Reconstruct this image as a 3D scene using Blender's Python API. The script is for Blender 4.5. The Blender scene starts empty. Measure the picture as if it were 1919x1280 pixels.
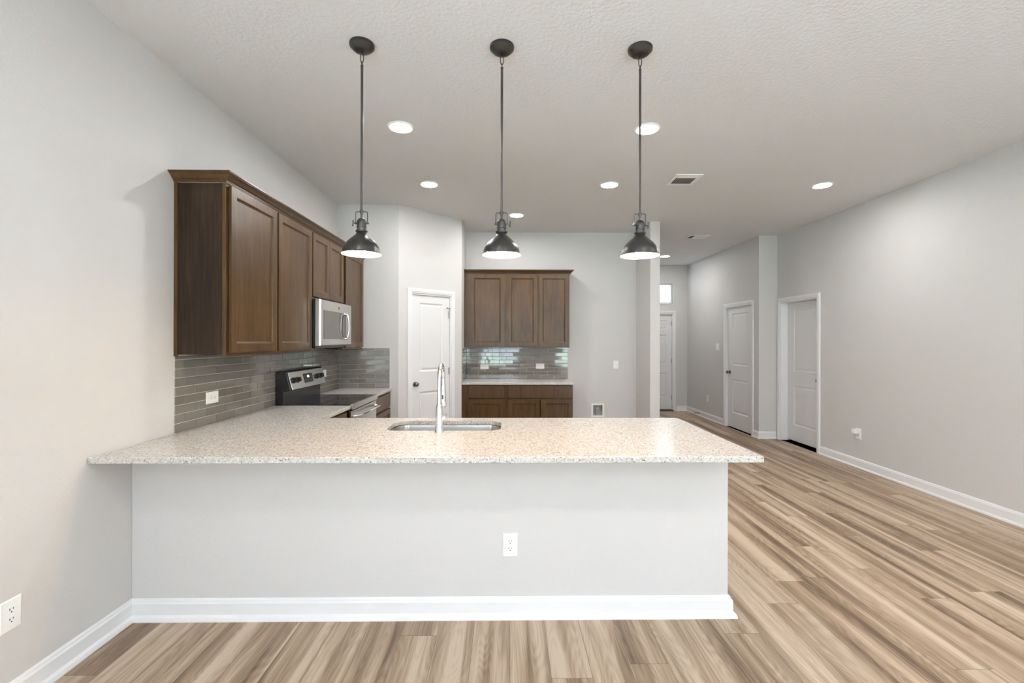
import bpy, bmesh, math, random
from mathutils import Vector, Matrix
random.seed(7)
PI = math.pi
SC = bpy.context.scene
COL = SC.collection

# ------------------------------------------------------------------ camera
HC = 1.4672
cd = bpy.data.cameras.new('camera')
cam = bpy.data.objects.new('camera', cd); COL.objects.link(cam)
cd.sensor_fit = 'HORIZONTAL'; cd.sensor_width = 36; cd.lens = 16.0
cd.shift_y = -0.0010
cd.clip_start = 0.05
yaw, pitch, roll = 0.0139, 0.0007, 0.0018
F = Vector((math.sin(yaw) * math.cos(pitch), math.cos(yaw) * math.cos(pitch), math.sin(pitch)))
R0 = Vector((math.cos(yaw), -math.sin(yaw), 0)); U0 = R0.cross(F)
R = R0 * math.cos(roll) + U0 * math.sin(roll); U = U0 * math.cos(roll) - R0 * math.sin(roll)
m = Matrix.Identity(4)
for i in range(3):
    m[i][0], m[i][1], m[i][2] = R[i], U[i], -F[i]
m[2][3] = HC
cam.matrix_world = m
SC.camera = cam

# ------------------------------------------------------------------ world, daylight, exposure
W = bpy.data.worlds.new('world'); SC.world = W; W.use_nodes = True
wn = W.node_tree.nodes
wn['Background'].inputs[0].default_value = (0.72, 0.82, 0.95, 1)
wn['Background'].inputs[1].default_value = 0.95
SC.view_settings.view_transform = 'Standard'
SC.view_settings.look = 'None'
SC.view_settings.gamma = 1.0
SC.view_settings.exposure = 3.36
try:
    SC.view_settings.use_curve_mapping = False
except Exception:
    pass
SC.cycles.use_denoising = True
SC.cycles.max_bounces = 10
SC.cycles.diffuse_bounces = 6
SC.cycles.glossy_bounces = 6
SC.cycles.sample_clamp_indirect = 6.0
SC.cycles.caustics_reflective = False
SC.cycles.caustics_refractive = False
LED_STRENGTH = 27.0
LIVING_LED_STRENGTH = 23.0
BULB_STRENGTH = 20.0
SUN_STRENGTH = 19.0
sl = bpy.data.lights.new('sun', 'SUN'); sl.energy = SUN_STRENGTH; sl.angle = 0.009; sl.color = (0.60, 0.78, 1.04)
sun = bpy.data.objects.new('sun', sl); COL.objects.link(sun)
sun.rotation_euler = (math.radians(28), 0, math.radians(-12))   # high sun behind the rear windows
# window openings in the rear wall (x0, x1, z0, z1) and the left wall's added unseen window (y0, y1, z0, z1)
REAR_Y = -3.4
REAR_WINDOWS = [(-0.85, 0.55, 0.50, 2.55), (1.85, 3.45, 0.50, 2.55)]
ADDED_WINDOWS = [(-2.9, -0.7, 0.35, 2.50)]  # added opening out of view, lets daylight onto the right wall

def portal(loc, rot, sx, sz):
    ld = bpy.data.lights.new('daylight_portal', 'AREA'); ld.shape = 'RECTANGLE'; ld.size = sx; ld.size_y = sz
    ld.cycles.is_portal = True
    o = bpy.data.objects.new('daylight_portal', ld); COL.objects.link(o)
    o.location = loc; o.rotation_euler = rot

# ------------------------------------------------------------------ room dimensions (metres; camera stands at x=0, y=0)
XL, XR, XR2, ZC = -1.967, 4.096, 3.817, 3.06
YL, YB, YC, YH, YJ = 5.34, 6.683, 6.036, 9.517, 6.811
XD1, XD2, YD2 = -1.2546, -0.583, 6.0116
XP1, XP2 = 1.925, 2.054
PY, PX = 2.4237, 1.1941
CT = 0.914

# ------------------------------------------------------------------ materials
def newmat(name):
    m = bpy.data.materials.new(name); m.use_nodes = True
    return m, m.node_tree.nodes, m.node_tree.links, m.node_tree.nodes['Principled BSDF']

def plain(name, col, rough=0.5, metal=0.0, spec=0.5, bump=0, bscale=100, coat=0):
    m, n, l, p = newmat(name)
    p.inputs['Base Color'].default_value = (*col, 1)
    p.inputs['Roughness'].default_value = rough
    p.inputs['Metallic'].default_value = metal
    p.inputs['Specular IOR Level'].default_value = spec
    p.inputs['Coat Weight'].default_value = coat
    tc = n.new('ShaderNodeTexCoord')
    nz = n.new('ShaderNodeTexNoise'); nz.inputs['Scale'].default_value = bscale; nz.inputs['Detail'].default_value = 3
    l.new(tc.outputs['Object'], nz.inputs['Vector'])
    if bump:
        b = n.new('ShaderNodeBump'); b.inputs['Strength'].default_value = bump; b.inputs['Distance'].default_value = 0.002
        l.new(nz.outputs['Fac'], b.inputs['Height']); l.new(b.outputs['Normal'], p.inputs['Normal'])
    else:
        mr = n.new('ShaderNodeMapRange'); mr.inputs['To Min'].default_value = max(0, rough - 0.03); mr.inputs['To Max'].default_value = min(1, rough + 0.03)
        l.new(nz.outputs['Fac'], mr.inputs['Value']); l.new(mr.outputs['Result'], p.inputs['Roughness'])
    return m

def ramp(n, stops):
    r = n.new('ShaderNodeValToRGB'); e = r.color_ramp.elements
    while len(e) < len(stops): e.new(0.5)
    for k, (pos, c) in enumerate(stops):
        e[k].position = pos; e[k].color = (*c, 1)
    return r

def mathn(n, l, op, a, b=None, c=None):
    k = n.new('ShaderNodeMath'); k.operation = op
    for i, v in enumerate((a, b, c)):
        if v is None: continue
        if isinstance(v, (int, float)): k.inputs[i].default_value = v
        else: l.new(v, k.inputs[i])
    return k.outputs[0]

def paint(name, col, scale, strength, rough=0.65):
    m, n, l, p = newmat(name)
    tc = n.new('ShaderNodeTexCoord')
    a = n.new('ShaderNodeTexNoise'); a.inputs['Scale'].default_value = scale; a.inputs['Detail'].default_value = 4; a.inputs['Roughness'].default_value = 0.55
    l.new(tc.outputs['Object'], a.inputs['Vector'])
    r = ramp(n, [(0.40, (0, 0, 0)), (0.62, (1, 1, 1))]); l.new(a.outputs['Fac'], r.inputs['Fac'])
    b = n.new('ShaderNodeBump'); b.inputs['Strength'].default_value = strength; b.inputs['Distance'].default_value = 0.003
    l.new(r.outputs['Color'], b.inputs['Height']); l.new(b.outputs['Normal'], p.inputs['Normal'])
    p.inputs['Base Color'].default_value = (*col, 1); p.inputs['Roughness'].default_value = rough
    p.inputs['Specular IOR Level'].default_value = 0.3
    return m

def wood(name, c0, c1, c2, rough=0.36):
    m, n, l, p = newmat(name)
    tc = n.new('ShaderNodeTexCoord'); oi = n.new('ShaderNodeObjectInfo')
    add = n.new('ShaderNodeVectorMath'); add.operation = 'ADD'
    sc = n.new('ShaderNodeVectorMath'); sc.operation = 'SCALE'; sc.inputs['Scale'].default_value = 9.0
    cb = n.new('ShaderNodeCombineXYZ')
    for i in range(3): l.new(oi.outputs['Random'], cb.inputs[i])
    l.new(cb.outputs[0], sc.inputs[0]); l.new(tc.outputs['Object'], add.inputs[0]); l.new(sc.outputs[0], add.inputs[1])
    mp = n.new('ShaderNodeMapping'); mp.inputs['Scale'].default_value = (42, 42, 3.2); l.new(add.outputs[0], mp.inputs['Vector'])
    a = n.new('ShaderNodeTexNoise'); a.inputs['Scale'].default_value = 1.0; a.inputs['Detail'].default_value = 6; a.inputs['Roughness'].default_value = 0.62; a.inputs['Distortion'].default_value = 0.6
    l.new(mp.outputs[0], a.inputs['Vector'])
    mp2 = n.new('ShaderNodeMapping'); mp2.inputs['Scale'].default_value = (6, 6, 2.2); l.new(add.outputs[0], mp2.inputs['Vector'])
    b = n.new('ShaderNodeTexNoise'); b.inputs['Scale'].default_value = 1.0; b.inputs['Detail'].default_value = 3; l.new(mp2.outputs[0], b.inputs['Vector'])
    v = mathn(n, l, 'MULTIPLY', a.outputs['Fac'], 0.6); v2 = mathn(n, l, 'MULTIPLY_ADD', b.outputs['Fac'], 0.4, v)
    r = ramp(n, [(0.36, c0), (0.5, c1), (0.66, c2)]); l.new(v2, r.inputs['Fac'])
    l.new(r.outputs['Color'], p.inputs['Base Color'])
    p.inputs['Roughness'].default_value = rough
    p.inputs['Specular IOR Level'].default_value = 0.42 if rough < 0.45 else 0.3
    bm_ = n.new('ShaderNodeBump'); bm_.inputs['Strength'].default_value = 0.06; bm_.inputs['Distance'].default_value = 0.001
    l.new(a.outputs['Fac'], bm_.inputs['Height']); l.new(bm_.outputs['Normal'], p.inputs['Normal'])
    return m

def emit(name, col, s):
    m = bpy.data.materials.new(name); m.use_nodes = True; n = m.node_tree.nodes; n.clear()
    e = n.new('ShaderNodeEmission'); o = n.new('ShaderNodeOutputMaterial')
    e.inputs[0].default_value = (*col, 1); e.inputs[1].default_value = s
    m.node_tree.links.new(e.outputs[0], o.inputs[0]); return m

M = {}
M['wall'] = paint('greige_wall_paint', (0.610, 0.597, 0.583), 95, 0.16)
M['ceiling'] = paint('ceiling_paint', (0.695, 0.692, 0.688), 48, 0.42, 0.8)
M['trim'] = plain('white_trim_paint', (0.765, 0.765, 0.765), 0.32, bscale=30)
M['door'] = plain('white_door_paint', (0.73, 0.73, 0.735), 0.34, bscale=30)
M['plastic'] = plain('white_plastic', (0.82, 0.82, 0.80), 0.3, bscale=60)
M['dark_slot'] = plain('dark_slot', (0.03, 0.03, 0.03), 0.6)
M['wood'] = wood('stained_maple', (0.054, 0.0262, 0.0086), (0.085, 0.0435, 0.0148), (0.122, 0.0660, 0.0245), 0.30)
M['wood_side'] = wood('stained_veneer', (0.015, 0.0078, 0.0038), (0.031, 0.0165, 0.0080), (0.060, 0.034, 0.0170), 0.5)
M['chrome'] = plain('chrome', (0.86, 0.87, 0.88), 0.06, 1.0)
M['steel'] = plain('brushed_stainless', (0.62, 0.60, 0.575), 0.25, 1.0, bscale=30)
M['sink_steel'] = plain('sink_stainless', (0.60, 0.58, 0.56), 0.22, 1.0, bscale=200)
M['pewter'] = plain('dark_pewter', (0.090, 0.088, 0.085), 0.33, 0.9)
M['nickel'] = plain('dark_nickel', (0.22, 0.21, 0.20), 0.28, 1.0)
M['hinge'] = plain('satin_hinge', (0.50, 0.49, 0.47), 0.35, 0.8)
M['black'] = plain('black_enamel', (0.012, 0.012, 0.012), 0.22)
M['black_plastic'] = plain('black_plastic', (0.02, 0.02, 0.02), 0.3)
M['black_glass'] = plain('black_ceramic_glass', (0.010, 0.010, 0.011), 0.05)
M['smoke_glass'] = plain('mirrored_oven_glass', (0.16, 0.145, 0.13), 0.06, 0.6)
M['display'] = plain('display_glass', (0.03, 0.03, 0.028), 0.12)
M['vent_white'] = plain('white_vent_enamel', (0.82, 0.82, 0.80), 0.45)
M['vent_dark'] = plain('vent_shade_sheet', (0.03, 0.03, 0.03), 0.8)  # near-black, stands in for the shade behind the louvers
M['grout'] = plain('grout', (0.60, 0.56, 0.50), 0.8, bump=0.1, bscale=300)
M['shade_white'] = plain('white_shade_lining', (0.88, 0.87, 0.84), 0.5)
M['led'] = emit('led_lens', (0.93, 0.91, 0.89), LED_STRENGTH)
M['living_led'] = emit('living_led_lens', (0.91, 0.90, 0.89), LIVING_LED_STRENGTH)
M['bulb'] = emit('bulb_glow', (1.0, 0.68, 0.38), BULB_STRENGTH)
M['clock'] = emit('display_digits', (0.9, 1.0, 1.0), 1.2)
M['threshold'] = plain('bronze_threshold', (0.10, 0.075, 0.06), 0.4, 0.6)
M['box_grey'] = plain('grey_box_recess', (0.38, 0.40, 0.41), 0.5)
M['lawn'] = plain('dry_lawn', (0.16, 0.165, 0.10), 0.9)
M['porch'] = plain('sky_block_grey', (0.30, 0.30, 0.30), 0.8, bump=0.1, bscale=60)  # dull grey of the added wall that dims the transom
M['concrete'] = plain('patio_concrete', (0.45, 0.44, 0.43), 0.8, bump=0.1, bscale=40)

def tile_mat():
    m, n, l, p = newmat('glazed_tile')
    g = n.new('ShaderNodeNewGeometry')
    r = ramp(n, [(0.0, (0.172, 0.156, 0.133)), (0.5, (0.200, 0.184, 0.160)), (1.0, (0.230, 0.213, 0.187))])
    l.new(g.outputs['Random Per Island'], r.inputs['Fac']); l.new(r.outputs['Color'], p.inputs['Base Color'])
    p.inputs['Roughness'].default_value = 0.045
    p.inputs['Specular IOR Level'].default_value = 0.9
    return m
M['tile'] = tile_mat()

def granite_mat():
    m, n, l, p = newmat('speckled_granite')
    tc = n.new('ShaderNodeTexCoord')
    a = n.new('ShaderNodeTexNoise'); a.inputs['Scale'].default_value = 85; a.inputs['Detail'].default_value = 5; a.inputs['Roughness'].default_value = 0.7
    l.new(tc.outputs['Object'], a.inputs['Vector'])
    base = ramp(n, [(0.36, (0.36, 0.325, 0.285)), (0.45, (0.515, 0.490, 0.457)), (0.58, (0.585, 0.568, 0.548)), (0.72, (0.65, 0.645, 0.638))])
    l.new(a.outputs['Fac'], base.inputs['Fac'])
    col = base.outputs['Color']
    def specks(scale, thr, color, prev, size):
        v = n.new('ShaderNodeTexVoronoi'); v.inputs['Scale'].default_value = scale; v.inputs['Randomness'].default_value = 1.0
        d = n.new('ShaderNodeTexNoise'); d.inputs['Scale'].default_value = scale * 1.3
        l.new(tc.outputs['Object'], d.inputs['Vector'])
        mx = n.new('ShaderNodeVectorMath'); mx.operation = 'SCALE'; mx.inputs['Scale'].default_value = 0.9 / scale
        l.new(d.outputs['Color'], mx.inputs[0])
        ad = n.new('ShaderNodeVectorMath'); l.new(tc.outputs['Object'], ad.inputs[0]); l.new(mx.outputs[0], ad.inputs[1])
        l.new(ad.outputs[0], v.inputs['Vector'])
        sx = n.new('ShaderNodeSeparateColor'); l.new(v.outputs['Color'], sx.inputs[0])
        k1 = mathn(n, l, 'LESS_THAN', sx.outputs[0], thr)
        sz = mathn(n, l, 'MULTIPLY', sx.outputs[1], size)
        k2 = mathn(n, l, 'LESS_THAN', v.outputs['Distance'], sz)
        k = mathn(n, l, 'MULTIPLY', k1, k2)
        mix = n.new('ShaderNodeMix'); mix.data_type = 'RGBA'
        l.new(k, mix.inputs[0]); l.new(prev, mix.inputs[6]); mix.inputs[7].default_value = (*color, 1)
        return mix.outputs[2]
    col = specks(150, 0.26, (0.33, 0.28, 0.23), col, 0.55)
    col = specks(115, 0.11, (0.24, 0.22, 0.20), col, 0.60)
    col = specks(165, 0.11, (0.10, 0.09, 0.085), col, 0.55)
    col = specks(95, 0.12, (0.74, 0.73, 0.71), col, 0.6)
    l.new(col, p.inputs['Base Color'])
    p.inputs['Roughness'].default_value = 0.2
    p.inputs['Specular IOR Level'].default_value = 0.4
    return m
M['granite'] = granite_mat()

def floor_mat():
    m, n, l, p = newmat('vinyl_plank')
    g = n.new('ShaderNodeNewGeometry'); s = n.new('ShaderNodeSeparateXYZ'); l.new(g.outputs['Position'], s.inputs[0])
    PW, PLn = 0.1805, 1.22
    x = mathn(n, l, 'ADD', mathn(n, l, 'DIVIDE', s.outputs[0], PW), 40 - 0.02 / PW)
    row = mathn(n, l, 'FLOOR', x); fx = mathn(n, l, 'FRACT', x)
    w1 = n.new('ShaderNodeTexWhiteNoise'); w1.noise_dimensions = '1D'; l.new(row, w1.inputs['W'])
    y = mathn(n, l, 'ADD', mathn(n, l, 'DIVIDE', s.outputs[1], PLn), mathn(n, l, 'MULTIPLY_ADD', w1.outputs['Value'], 7.0, 30))
    cidx = mathn(n, l, 'FLOOR', y); fy = mathn(n, l, 'FRACT', y)
    cv = n.new('ShaderNodeCombineXYZ'); l.new(row, cv.inputs[0]); l.new(cidx, cv.inputs[1])
    w2 = n.new('ShaderNodeTexWhiteNoise'); w2.noise_dimensions = '2D'; l.new(cv.outputs[0], w2.inputs['Vector'])
    idv = mathn(n, l, 'MULTIPLY', w2.outputs['Value'], 37.0)
    def grain(sx, sy, detail, dist, off):
        c = n.new('ShaderNodeCombineXYZ')
        l.new(mathn(n, l, 'MULTIPLY', s.outputs[0], sx), c.inputs[0]); l.new(mathn(n, l, 'MULTIPLY', s.outputs[1], sy), c.inputs[1])
        l.new(mathn(n, l, 'ADD', idv, off), c.inputs[2])
        t = n.new('ShaderNodeTexNoise'); t.inputs['Scale'].default_value = 1; t.inputs['Detail'].default_value = detail
        t.inputs['Roughness'].default_value = 0.6; t.inputs['Distortion'].default_value = dist
        l.new(c.outputs[0], t.inputs['Vector']); return t.outputs['Fac']
    broad = grain(11, 0.45, 2, 0.35, 0)
    fine = grain(95, 2.6, 4, 0.2, 11)
    rings = grain(9, 1.1, 1, 0.2, 23)
    rs = mathn(n, l, 'SINE', mathn(n, l, 'MULTIPLY', rings, 120))
    rs = mathn(n, l, 'MULTIPLY_ADD', rs, 0.022, 0.0)
    v = mathn(n, l, 'MULTIPLY', broad, 0.72)
    v = mathn(n, l, 'MULTIPLY_ADD', fine, 0.22, v)
    v = mathn(n, l, 'ADD', v, rs)
    v = mathn(n, l, 'MULTIPLY_ADD', mathn(n, l, 'SUBTRACT', w2.outputs['Value'], 0.5), 0.075, v)
    r = ramp(n, [(0.31, (0.145, 0.093, 0.056)), (0.43, (0.310, 0.215, 0.142)), (0.51, (0.430, 0.317, 0.222)), (0.61, (0.560, 0.443, 0.335))])
    l.new(v, r.inputs['Fac'])
    e1 = mathn(n, l, 'LESS_THAN', fx, 0.014); e2 = mathn(n, l, 'LESS_THAN', fy, 0.0022)
    e = mathn(n, l, 'MAXIMUM', e1, e2)
    mix = n.new('ShaderNodeMix'); mix.data_type = 'RGBA'
    l.new(mathn(n, l, 'MULTIPLY', e, 0.7), mix.inputs[0]); l.new(r.outputs['Color'], mix.inputs[6]); mix.inputs[7].default_value = (0.10, 0.07, 0.05, 1)
    l.new(mix.outputs[2], p.inputs['Base Color'])
    p.inputs['Roughness'].default_value = 0.42
    p.inputs['Specular IOR Level'].default_value = 0.35
    b = n.new('ShaderNodeBump'); b.inputs['Strength'].default_value = 0.15; b.inputs['Distance'].default_value = 0.001
    l.new(mathn(n, l, 'SUBTRACT', fine, e), b.inputs['Height']); l.new(b.outputs['Normal'], p.inputs['Normal'])
    return m
M['floor'] = floor_mat()

def pane_mat():
    m = bpy.data.materials.new('window_glass'); m.use_nodes = True; n = m.node_tree.nodes; l = m.node_tree.links; n.clear()
    o = n.new('ShaderNodeOutputMaterial'); t = n.new('ShaderNodeBsdfTransparent'); g = n.new('ShaderNodeBsdfGlossy'); mx = n.new('ShaderNodeMixShader')
    g.inputs['Roughness'].default_value = 0.02; t.inputs[0].default_value = (0.96, 0.98, 0.97, 1)
    mx.inputs[0].default_value = 0.06
    l.new(t.outputs[0], mx.inputs[1]); l.new(g.outputs[0], mx.inputs[2]); l.new(mx.outputs[0], o.inputs[0])
    return m
M['pane'] = pane_mat()

# ------------------------------------------------------------------ mesh helpers
def obj(name, bm, mat, parent=None, smooth=False, bevel=0, mats=None):
    me = bpy.data.meshes.new(name)
    bmesh.ops.remove_doubles(bm, verts=bm.verts, dist=1e-6)
    bmesh.ops.recalc_face_normals(bm, faces=bm.faces)
    bm.to_mesh(me); bm.free()
    for k in (mats or [mat]): me.materials.append(k)
    o = bpy.data.objects.new(name, me); COL.objects.link(o)
    if parent: o.parent = parent
    if smooth:
        for p in me.polygons: p.use_smooth = True
        try:
            me.set_sharp_from_angle(angle=math.radians(38))
        except Exception:
            pass
    if bevel:
        md = o.modifiers.new('bevel', 'BEVEL'); md.width = bevel; md.segments = 2; md.limit_method = 'ANGLE'; md.angle_limit = math.radians(35)
    return o

def tag(o, label, cat, group=None, kind=None):
    o['label'] = label; o['category'] = cat
    if group: o['group'] = group
    if kind: o['kind'] = kind
    return o

def thing(name, label, cat, loc=(0, 0, 0), rotz=0, group=None, kind=None):
    o = bpy.data.objects.new(name, None); COL.objects.link(o)
    o.empty_display_size = 0.1
    o.location = loc; o.rotation_euler = (0, 0, rotz)
    return tag(o, label, cat, group, kind)

def dup(root, loc, rotz=None, label=None):
    r = root.copy(); COL.objects.link(r); r.location = loc
    if rotz is not None: r.rotation_euler = (0, 0, rotz)
    if label: r['label'] = label
    def rec(src, dst):
        for ch in list(src.children):
            c = ch.copy(); COL.objects.link(c); c.parent = dst; rec(ch, c)
    rec(root, r); return r

def B(): return bmesh.new()

def box(bm, x0, x1, y0, y1, z0, z1, mi=0):
    vs = [bm.verts.new((x, y, z)) for z in (z0, z1) for y in (y0, y1) for x in (x0, x1)]
    for f in ((0, 2, 3, 1), (4, 5, 7, 6), (0, 1, 5, 4), (2, 6, 7, 3), (0, 4, 6, 2), (1, 3, 7, 5)):
        q = bm.faces.new([vs[i] for i in f]); q.material_index = mi
    return bm

def loft(bm, loops, cap0=True, cap1=True, closed=True):
    L = [[bm.verts.new(p) for p in lp] for lp in loops]
    n = len(L[0])
    for a, b in zip(L, L[1:]):
        for i in range(n if closed else n - 1):
            j = (i + 1) % n
            bm.faces.new((a[i], a[j], b[j], b[i]))
    if cap0: bm.faces.new(L[0][::-1])
    if cap1: bm.faces.new(L[-1])
    return bm

def lathe(bm, prof, seg=32, c=(0, 0, 0), axis='z', cap0=False, cap1=False):
    loops = []
    for r, h in prof:
        lp = []
        for k in range(seg):
            a = 2 * PI * k / seg; u, v = r * math.cos(a), r * math.sin(a)
            p = {'z': (u, v, h), 'y': (u, h, v), 'x': (h, u, v)}[axis]
            lp.append((p[0] + c[0], p[1] + c[1], p[2] + c[2]))
        loops.append(lp)
    return loft(bm, loops, cap0, cap1)

def tube(bm, pts, r, seg=12, caps=True, closed=False):
    pts = [Vector(p) for p in pts]; n = len(pts); loops = []; up = None
    for i, p in enumerate(pts):
        if closed: t = pts[(i + 1) % n] - pts[i - 1]
        else: t = pts[min(i + 1, n - 1)] - pts[max(i - 1, 0)]
        t.normalize()
        if up is None:
            up = Vector((0, 0, 1)) if abs(t.z) < 0.9 else Vector((1, 0, 0))
        a = up - t * up.dot(t); a.normalize(); b = t.cross(a); up = a
        rr = r[i] if isinstance(r, (list, tuple)) else r
        loops.append([tuple(p + a * rr * math.cos(2 * PI * k / seg) + b * rr * math.sin(2 * PI * k / seg)) for k in range(seg)])
    if closed: loops.append(loops[0]); caps = False
    return loft(bm, loops, caps, caps)

def prism(bm, poly, axis, a0, a1):
    """polygon in the two other axes (order xyz), pushed along axis"""
    def P(u, v, w): return {'x': (w, u, v), 'y': (u, w, v), 'z': (u, v, w)}[axis]
    return loft(bm, [[P(u, v, a0) for u, v in poly], [P(u, v, a1) for u, v in poly]])

def sweep(bm, path, prof):
    """profile (out, up) swept along an xy path with mitres; 'out' lies to the right of the path"""
    n = len(path); loops = []
    for i, p in enumerate(path):
        d = []
        if i > 0: d.append((Vector(path[i]) - Vector(path[i - 1])).normalized())
        if i < n - 1: d.append((Vector(path[i + 1]) - Vector(path[i])).normalized())
        nr = [Vector((q.y, -q.x)) for q in d]
        if len(nr) == 2:
            mv = (nr[0] + nr[1]); mv = mv / mv.length; k = 1 / max(0.2, mv.dot(nr[0])); mv = mv * k
        else: mv = nr[0]
        loops.append([(p[0] + mv.x * o, p[1] + mv.y * o, h) for o, h in prof])
    return loft(bm, loops)

def panel_front(bm, x0, x1, z0, z1, y, thick, panels, rings):
    """slab whose front (toward -y) carries moulded panels; rings = (inset, depth) pairs"""
    xs = sorted({x0, x1, *[q for p in panels for q in p[:2]]}); zs = sorted({z0, z1, *[q for p in panels for q in p[2:]]})
    def inp(cx, cz): return any(p[0] < cx < p[1] and p[2] < cz < p[3] for p in panels)
    for a, b in zip(xs, xs[1:]):
        for c, d in zip(zs, zs[1:]):
            if inp((a + b) / 2, (c + d) / 2): continue
            bm.faces.new([bm.verts.new(v) for v in ((a, y, c), (b, y, c), (b, y, d), (a, y, d))])
    for p in panels:
        prev = None
        for ins, dep in [(0, 0)] + rings:
            lp = [bm.verts.new((X, y + dep, Z)) for X, Z in ((p[0] + ins, p[2] + ins), (p[1] - ins, p[2] + ins), (p[1] - ins, p[3] - ins), (p[0] + ins, p[3] - ins))]
            if prev:
                for i in range(4): bm.faces.new((prev[i], prev[(i + 1) % 4], lp[(i + 1) % 4], lp[i]))
            prev = lp
        bm.faces.new(prev)
    yb = y + thick
    c = [(x0, z0), (x1, z0), (x1, z1), (x0, z1)]
    for i in range(4):
        (a, b), (e, f) = c[i], c[(i + 1) % 4]
        bm.faces.new([bm.verts.new(v) for v in ((a, y, b), (a, yb, b), (e, yb, f), (e, y, f))])
    bm.faces.new([bm.verts.new((X, yb, Z)) for X, Z in c[::-1]])
    return bm

def wall(name, length, loc, rotz, label, openings=(), thick=0.12, z1=ZC, mat='wall', x0=0.0, kind='structure'):
    """wall along local +x, front at y=0 facing -y; openings = (x0, x1, z0, z1, through)"""
    bm = B(); t = thick
    xs = sorted({x0, length, *[q for p in openings for q in p[:2]]}); zs = sorted({0, z1, *[q for p in openings for q in p[2:4]]})
    cells = {}
    for i in range(len(xs) - 1):
        for k in range(len(zs) - 1):
            cx, cz = (xs[i] + xs[i + 1]) / 2, (zs[k] + zs[k + 1]) / 2
            o = [p for p in openings if p[0] < cx < p[1] and p[2] < cz < p[3]]
            cells[i, k] = 0 if not o else (2 if o[0][4] else 1)
    def q(*v): bm.faces.new([bm.verts.new(p) for p in v])
    for (i, k), s in cells.items():
        a, b, c, d = xs[i], xs[i + 1], zs[k], zs[k + 1]
        if s == 0: q((a, 0, c), (b, 0, c), (b, 0, d), (a, 0, d))
        if s != 2: q((a, t, c), (a, t, d), (b, t, d), (b, t, c))
        for (di, dk), e in (((-1, 0), ((a, 0, c), (a, 0, d), (a, t, d), (a, t, c))), ((1, 0), ((b, 0, c), (b, t, c), (b, t, d), (b, 0, d))),
                            ((0, -1), ((a, 0, c), (a, t, c), (b, t, c), (b, 0, c))), ((0, 1), ((a, 0, d), (b, 0, d), (b, t, d), (a, t, d)))):
            o = cells.get((i + di, k + dk))
            if (o is None) or (s == 0 and o != 0): q(*e)
    o = obj(name, bm, M[mat]); o.location = loc; o.rotation_euler = (0, 0, rotz)
    return tag(o, label, 'wall', kind=kind)

# ------------------------------------------------------------------ room shell
bm = B(); box(bm, XL - 0.15, XR + 0.35, REAR_Y - 0.15, YH + 0.15, -0.10, 0.0)
tag(obj('floor', bm, M['floor']), 'light brown wood-look plank floor running toward the back', 'floor', kind='structure')
bm = B(); box(bm, XL - 0.15, XR + 0.35, REAR_Y - 0.15, YH + 0.15, ZC, ZC + 0.10)
tag(obj('ceiling', bm, M['ceiling']), 'flat textured grey-beige ceiling', 'ceiling', kind='structure')

wall('wall_left', YL - REAR_Y + 0.12, (XL, REAR_Y, 0), PI / 2, 'long left wall behind the range and upper cabinets',
     openings=[(a - REAR_Y, b - REAR_Y, c, d, True) for a, b, c, d in ADDED_WINDOWS])
wall('wall_kitchen', XD1 - XL + 0.0, (XL, YL, 0), 0, 'narrow wall at the end of the range run', thick=0.1)
PL = math.hypot(XD2 - XD1, YD2 - YL)
wall('wall_pantry', PL, (XD1, YL, 0), PI / 4, 'angled corner wall holding the pantry door', openings=[(0.175, 0.777, 0, 2.04, False)], thick=0.1)
wall('wall_pantry_side', YB - YD2, (XD2, YD2, 0), PI / 2, 'short return wall between pantry and cabinet alcove', thick=0.1)
wall('wall_back', XP1 - XD2, (XD2, YB, 0), 0, 'back wall behind the tall-door upper cabinets and fridge space', openings=[(1.286 - XD2, 1.426 - XD2, 0.37, 0.522, False)], thick=0.12)
bm = B(); box(bm, XP1, XP2, YC, YH, 0, ZC)
tag(obj('wall_partition', bm, M['wall']), 'thin end-on wall dividing the fridge space from the hallway', 'wall', kind='structure')
wall('wall_hall_end', XR2 - XP2 + 0.1, (XP2, YH, 0), 0, 'hallway end wall with the front door', openings=[(2.60 - XP2, 3.52 - XP2, 0, 2.045, False), (2.58 - XP2, 3.505 - XP2, 2.25, 2.675, True)])
wall('wall_hall_right', YH - YJ - 0.1, (XR2, YH, 0), -PI / 2, 'right hallway wall with a closet door', openings=[(YH - 7.845, YH - 7.005, 0, 2.05, False)], thick=0.14)
wall('wall_jog', XR - XR2, (XR2, YJ, 0), 0, 'narrow wall face where the right wall steps in', thick=0.1)
wall('wall_right', YJ - REAR_Y + 0.1, (XR, YJ + 0.1, 0), -PI / 2, 'long bare right wall with a recessed door',
     openings=[(YJ + 0.1 - 6.732, YJ + 0.1 - 5.922, 0, 2.05, False)] + [], thick=0.16)
wall('wall_rear', XR - XL + 0.3, (XR + 0.15, REAR_Y, 0), PI, 'wall behind the camera with the daylight windows',
     openings=[(XR + 0.15 - b, XR + 0.15 - a, c, d, True) for a, b, c, d in REAR_WINDOWS])

# peninsula half wall with its end return
bm = B()
prism(bm, [(XL, PY), (PX, PY), (PX, 3.20), (PX - 0.115, 3.20), (PX - 0.115, PY + 0.13), (XL, PY + 0.13)], 'z', 0, CT - 0.031)
tag(obj('wall_peninsula', bm, M['wall'], bevel=0.004), 'low painted half wall under the granite peninsula', 'wall', kind='structure')

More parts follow.
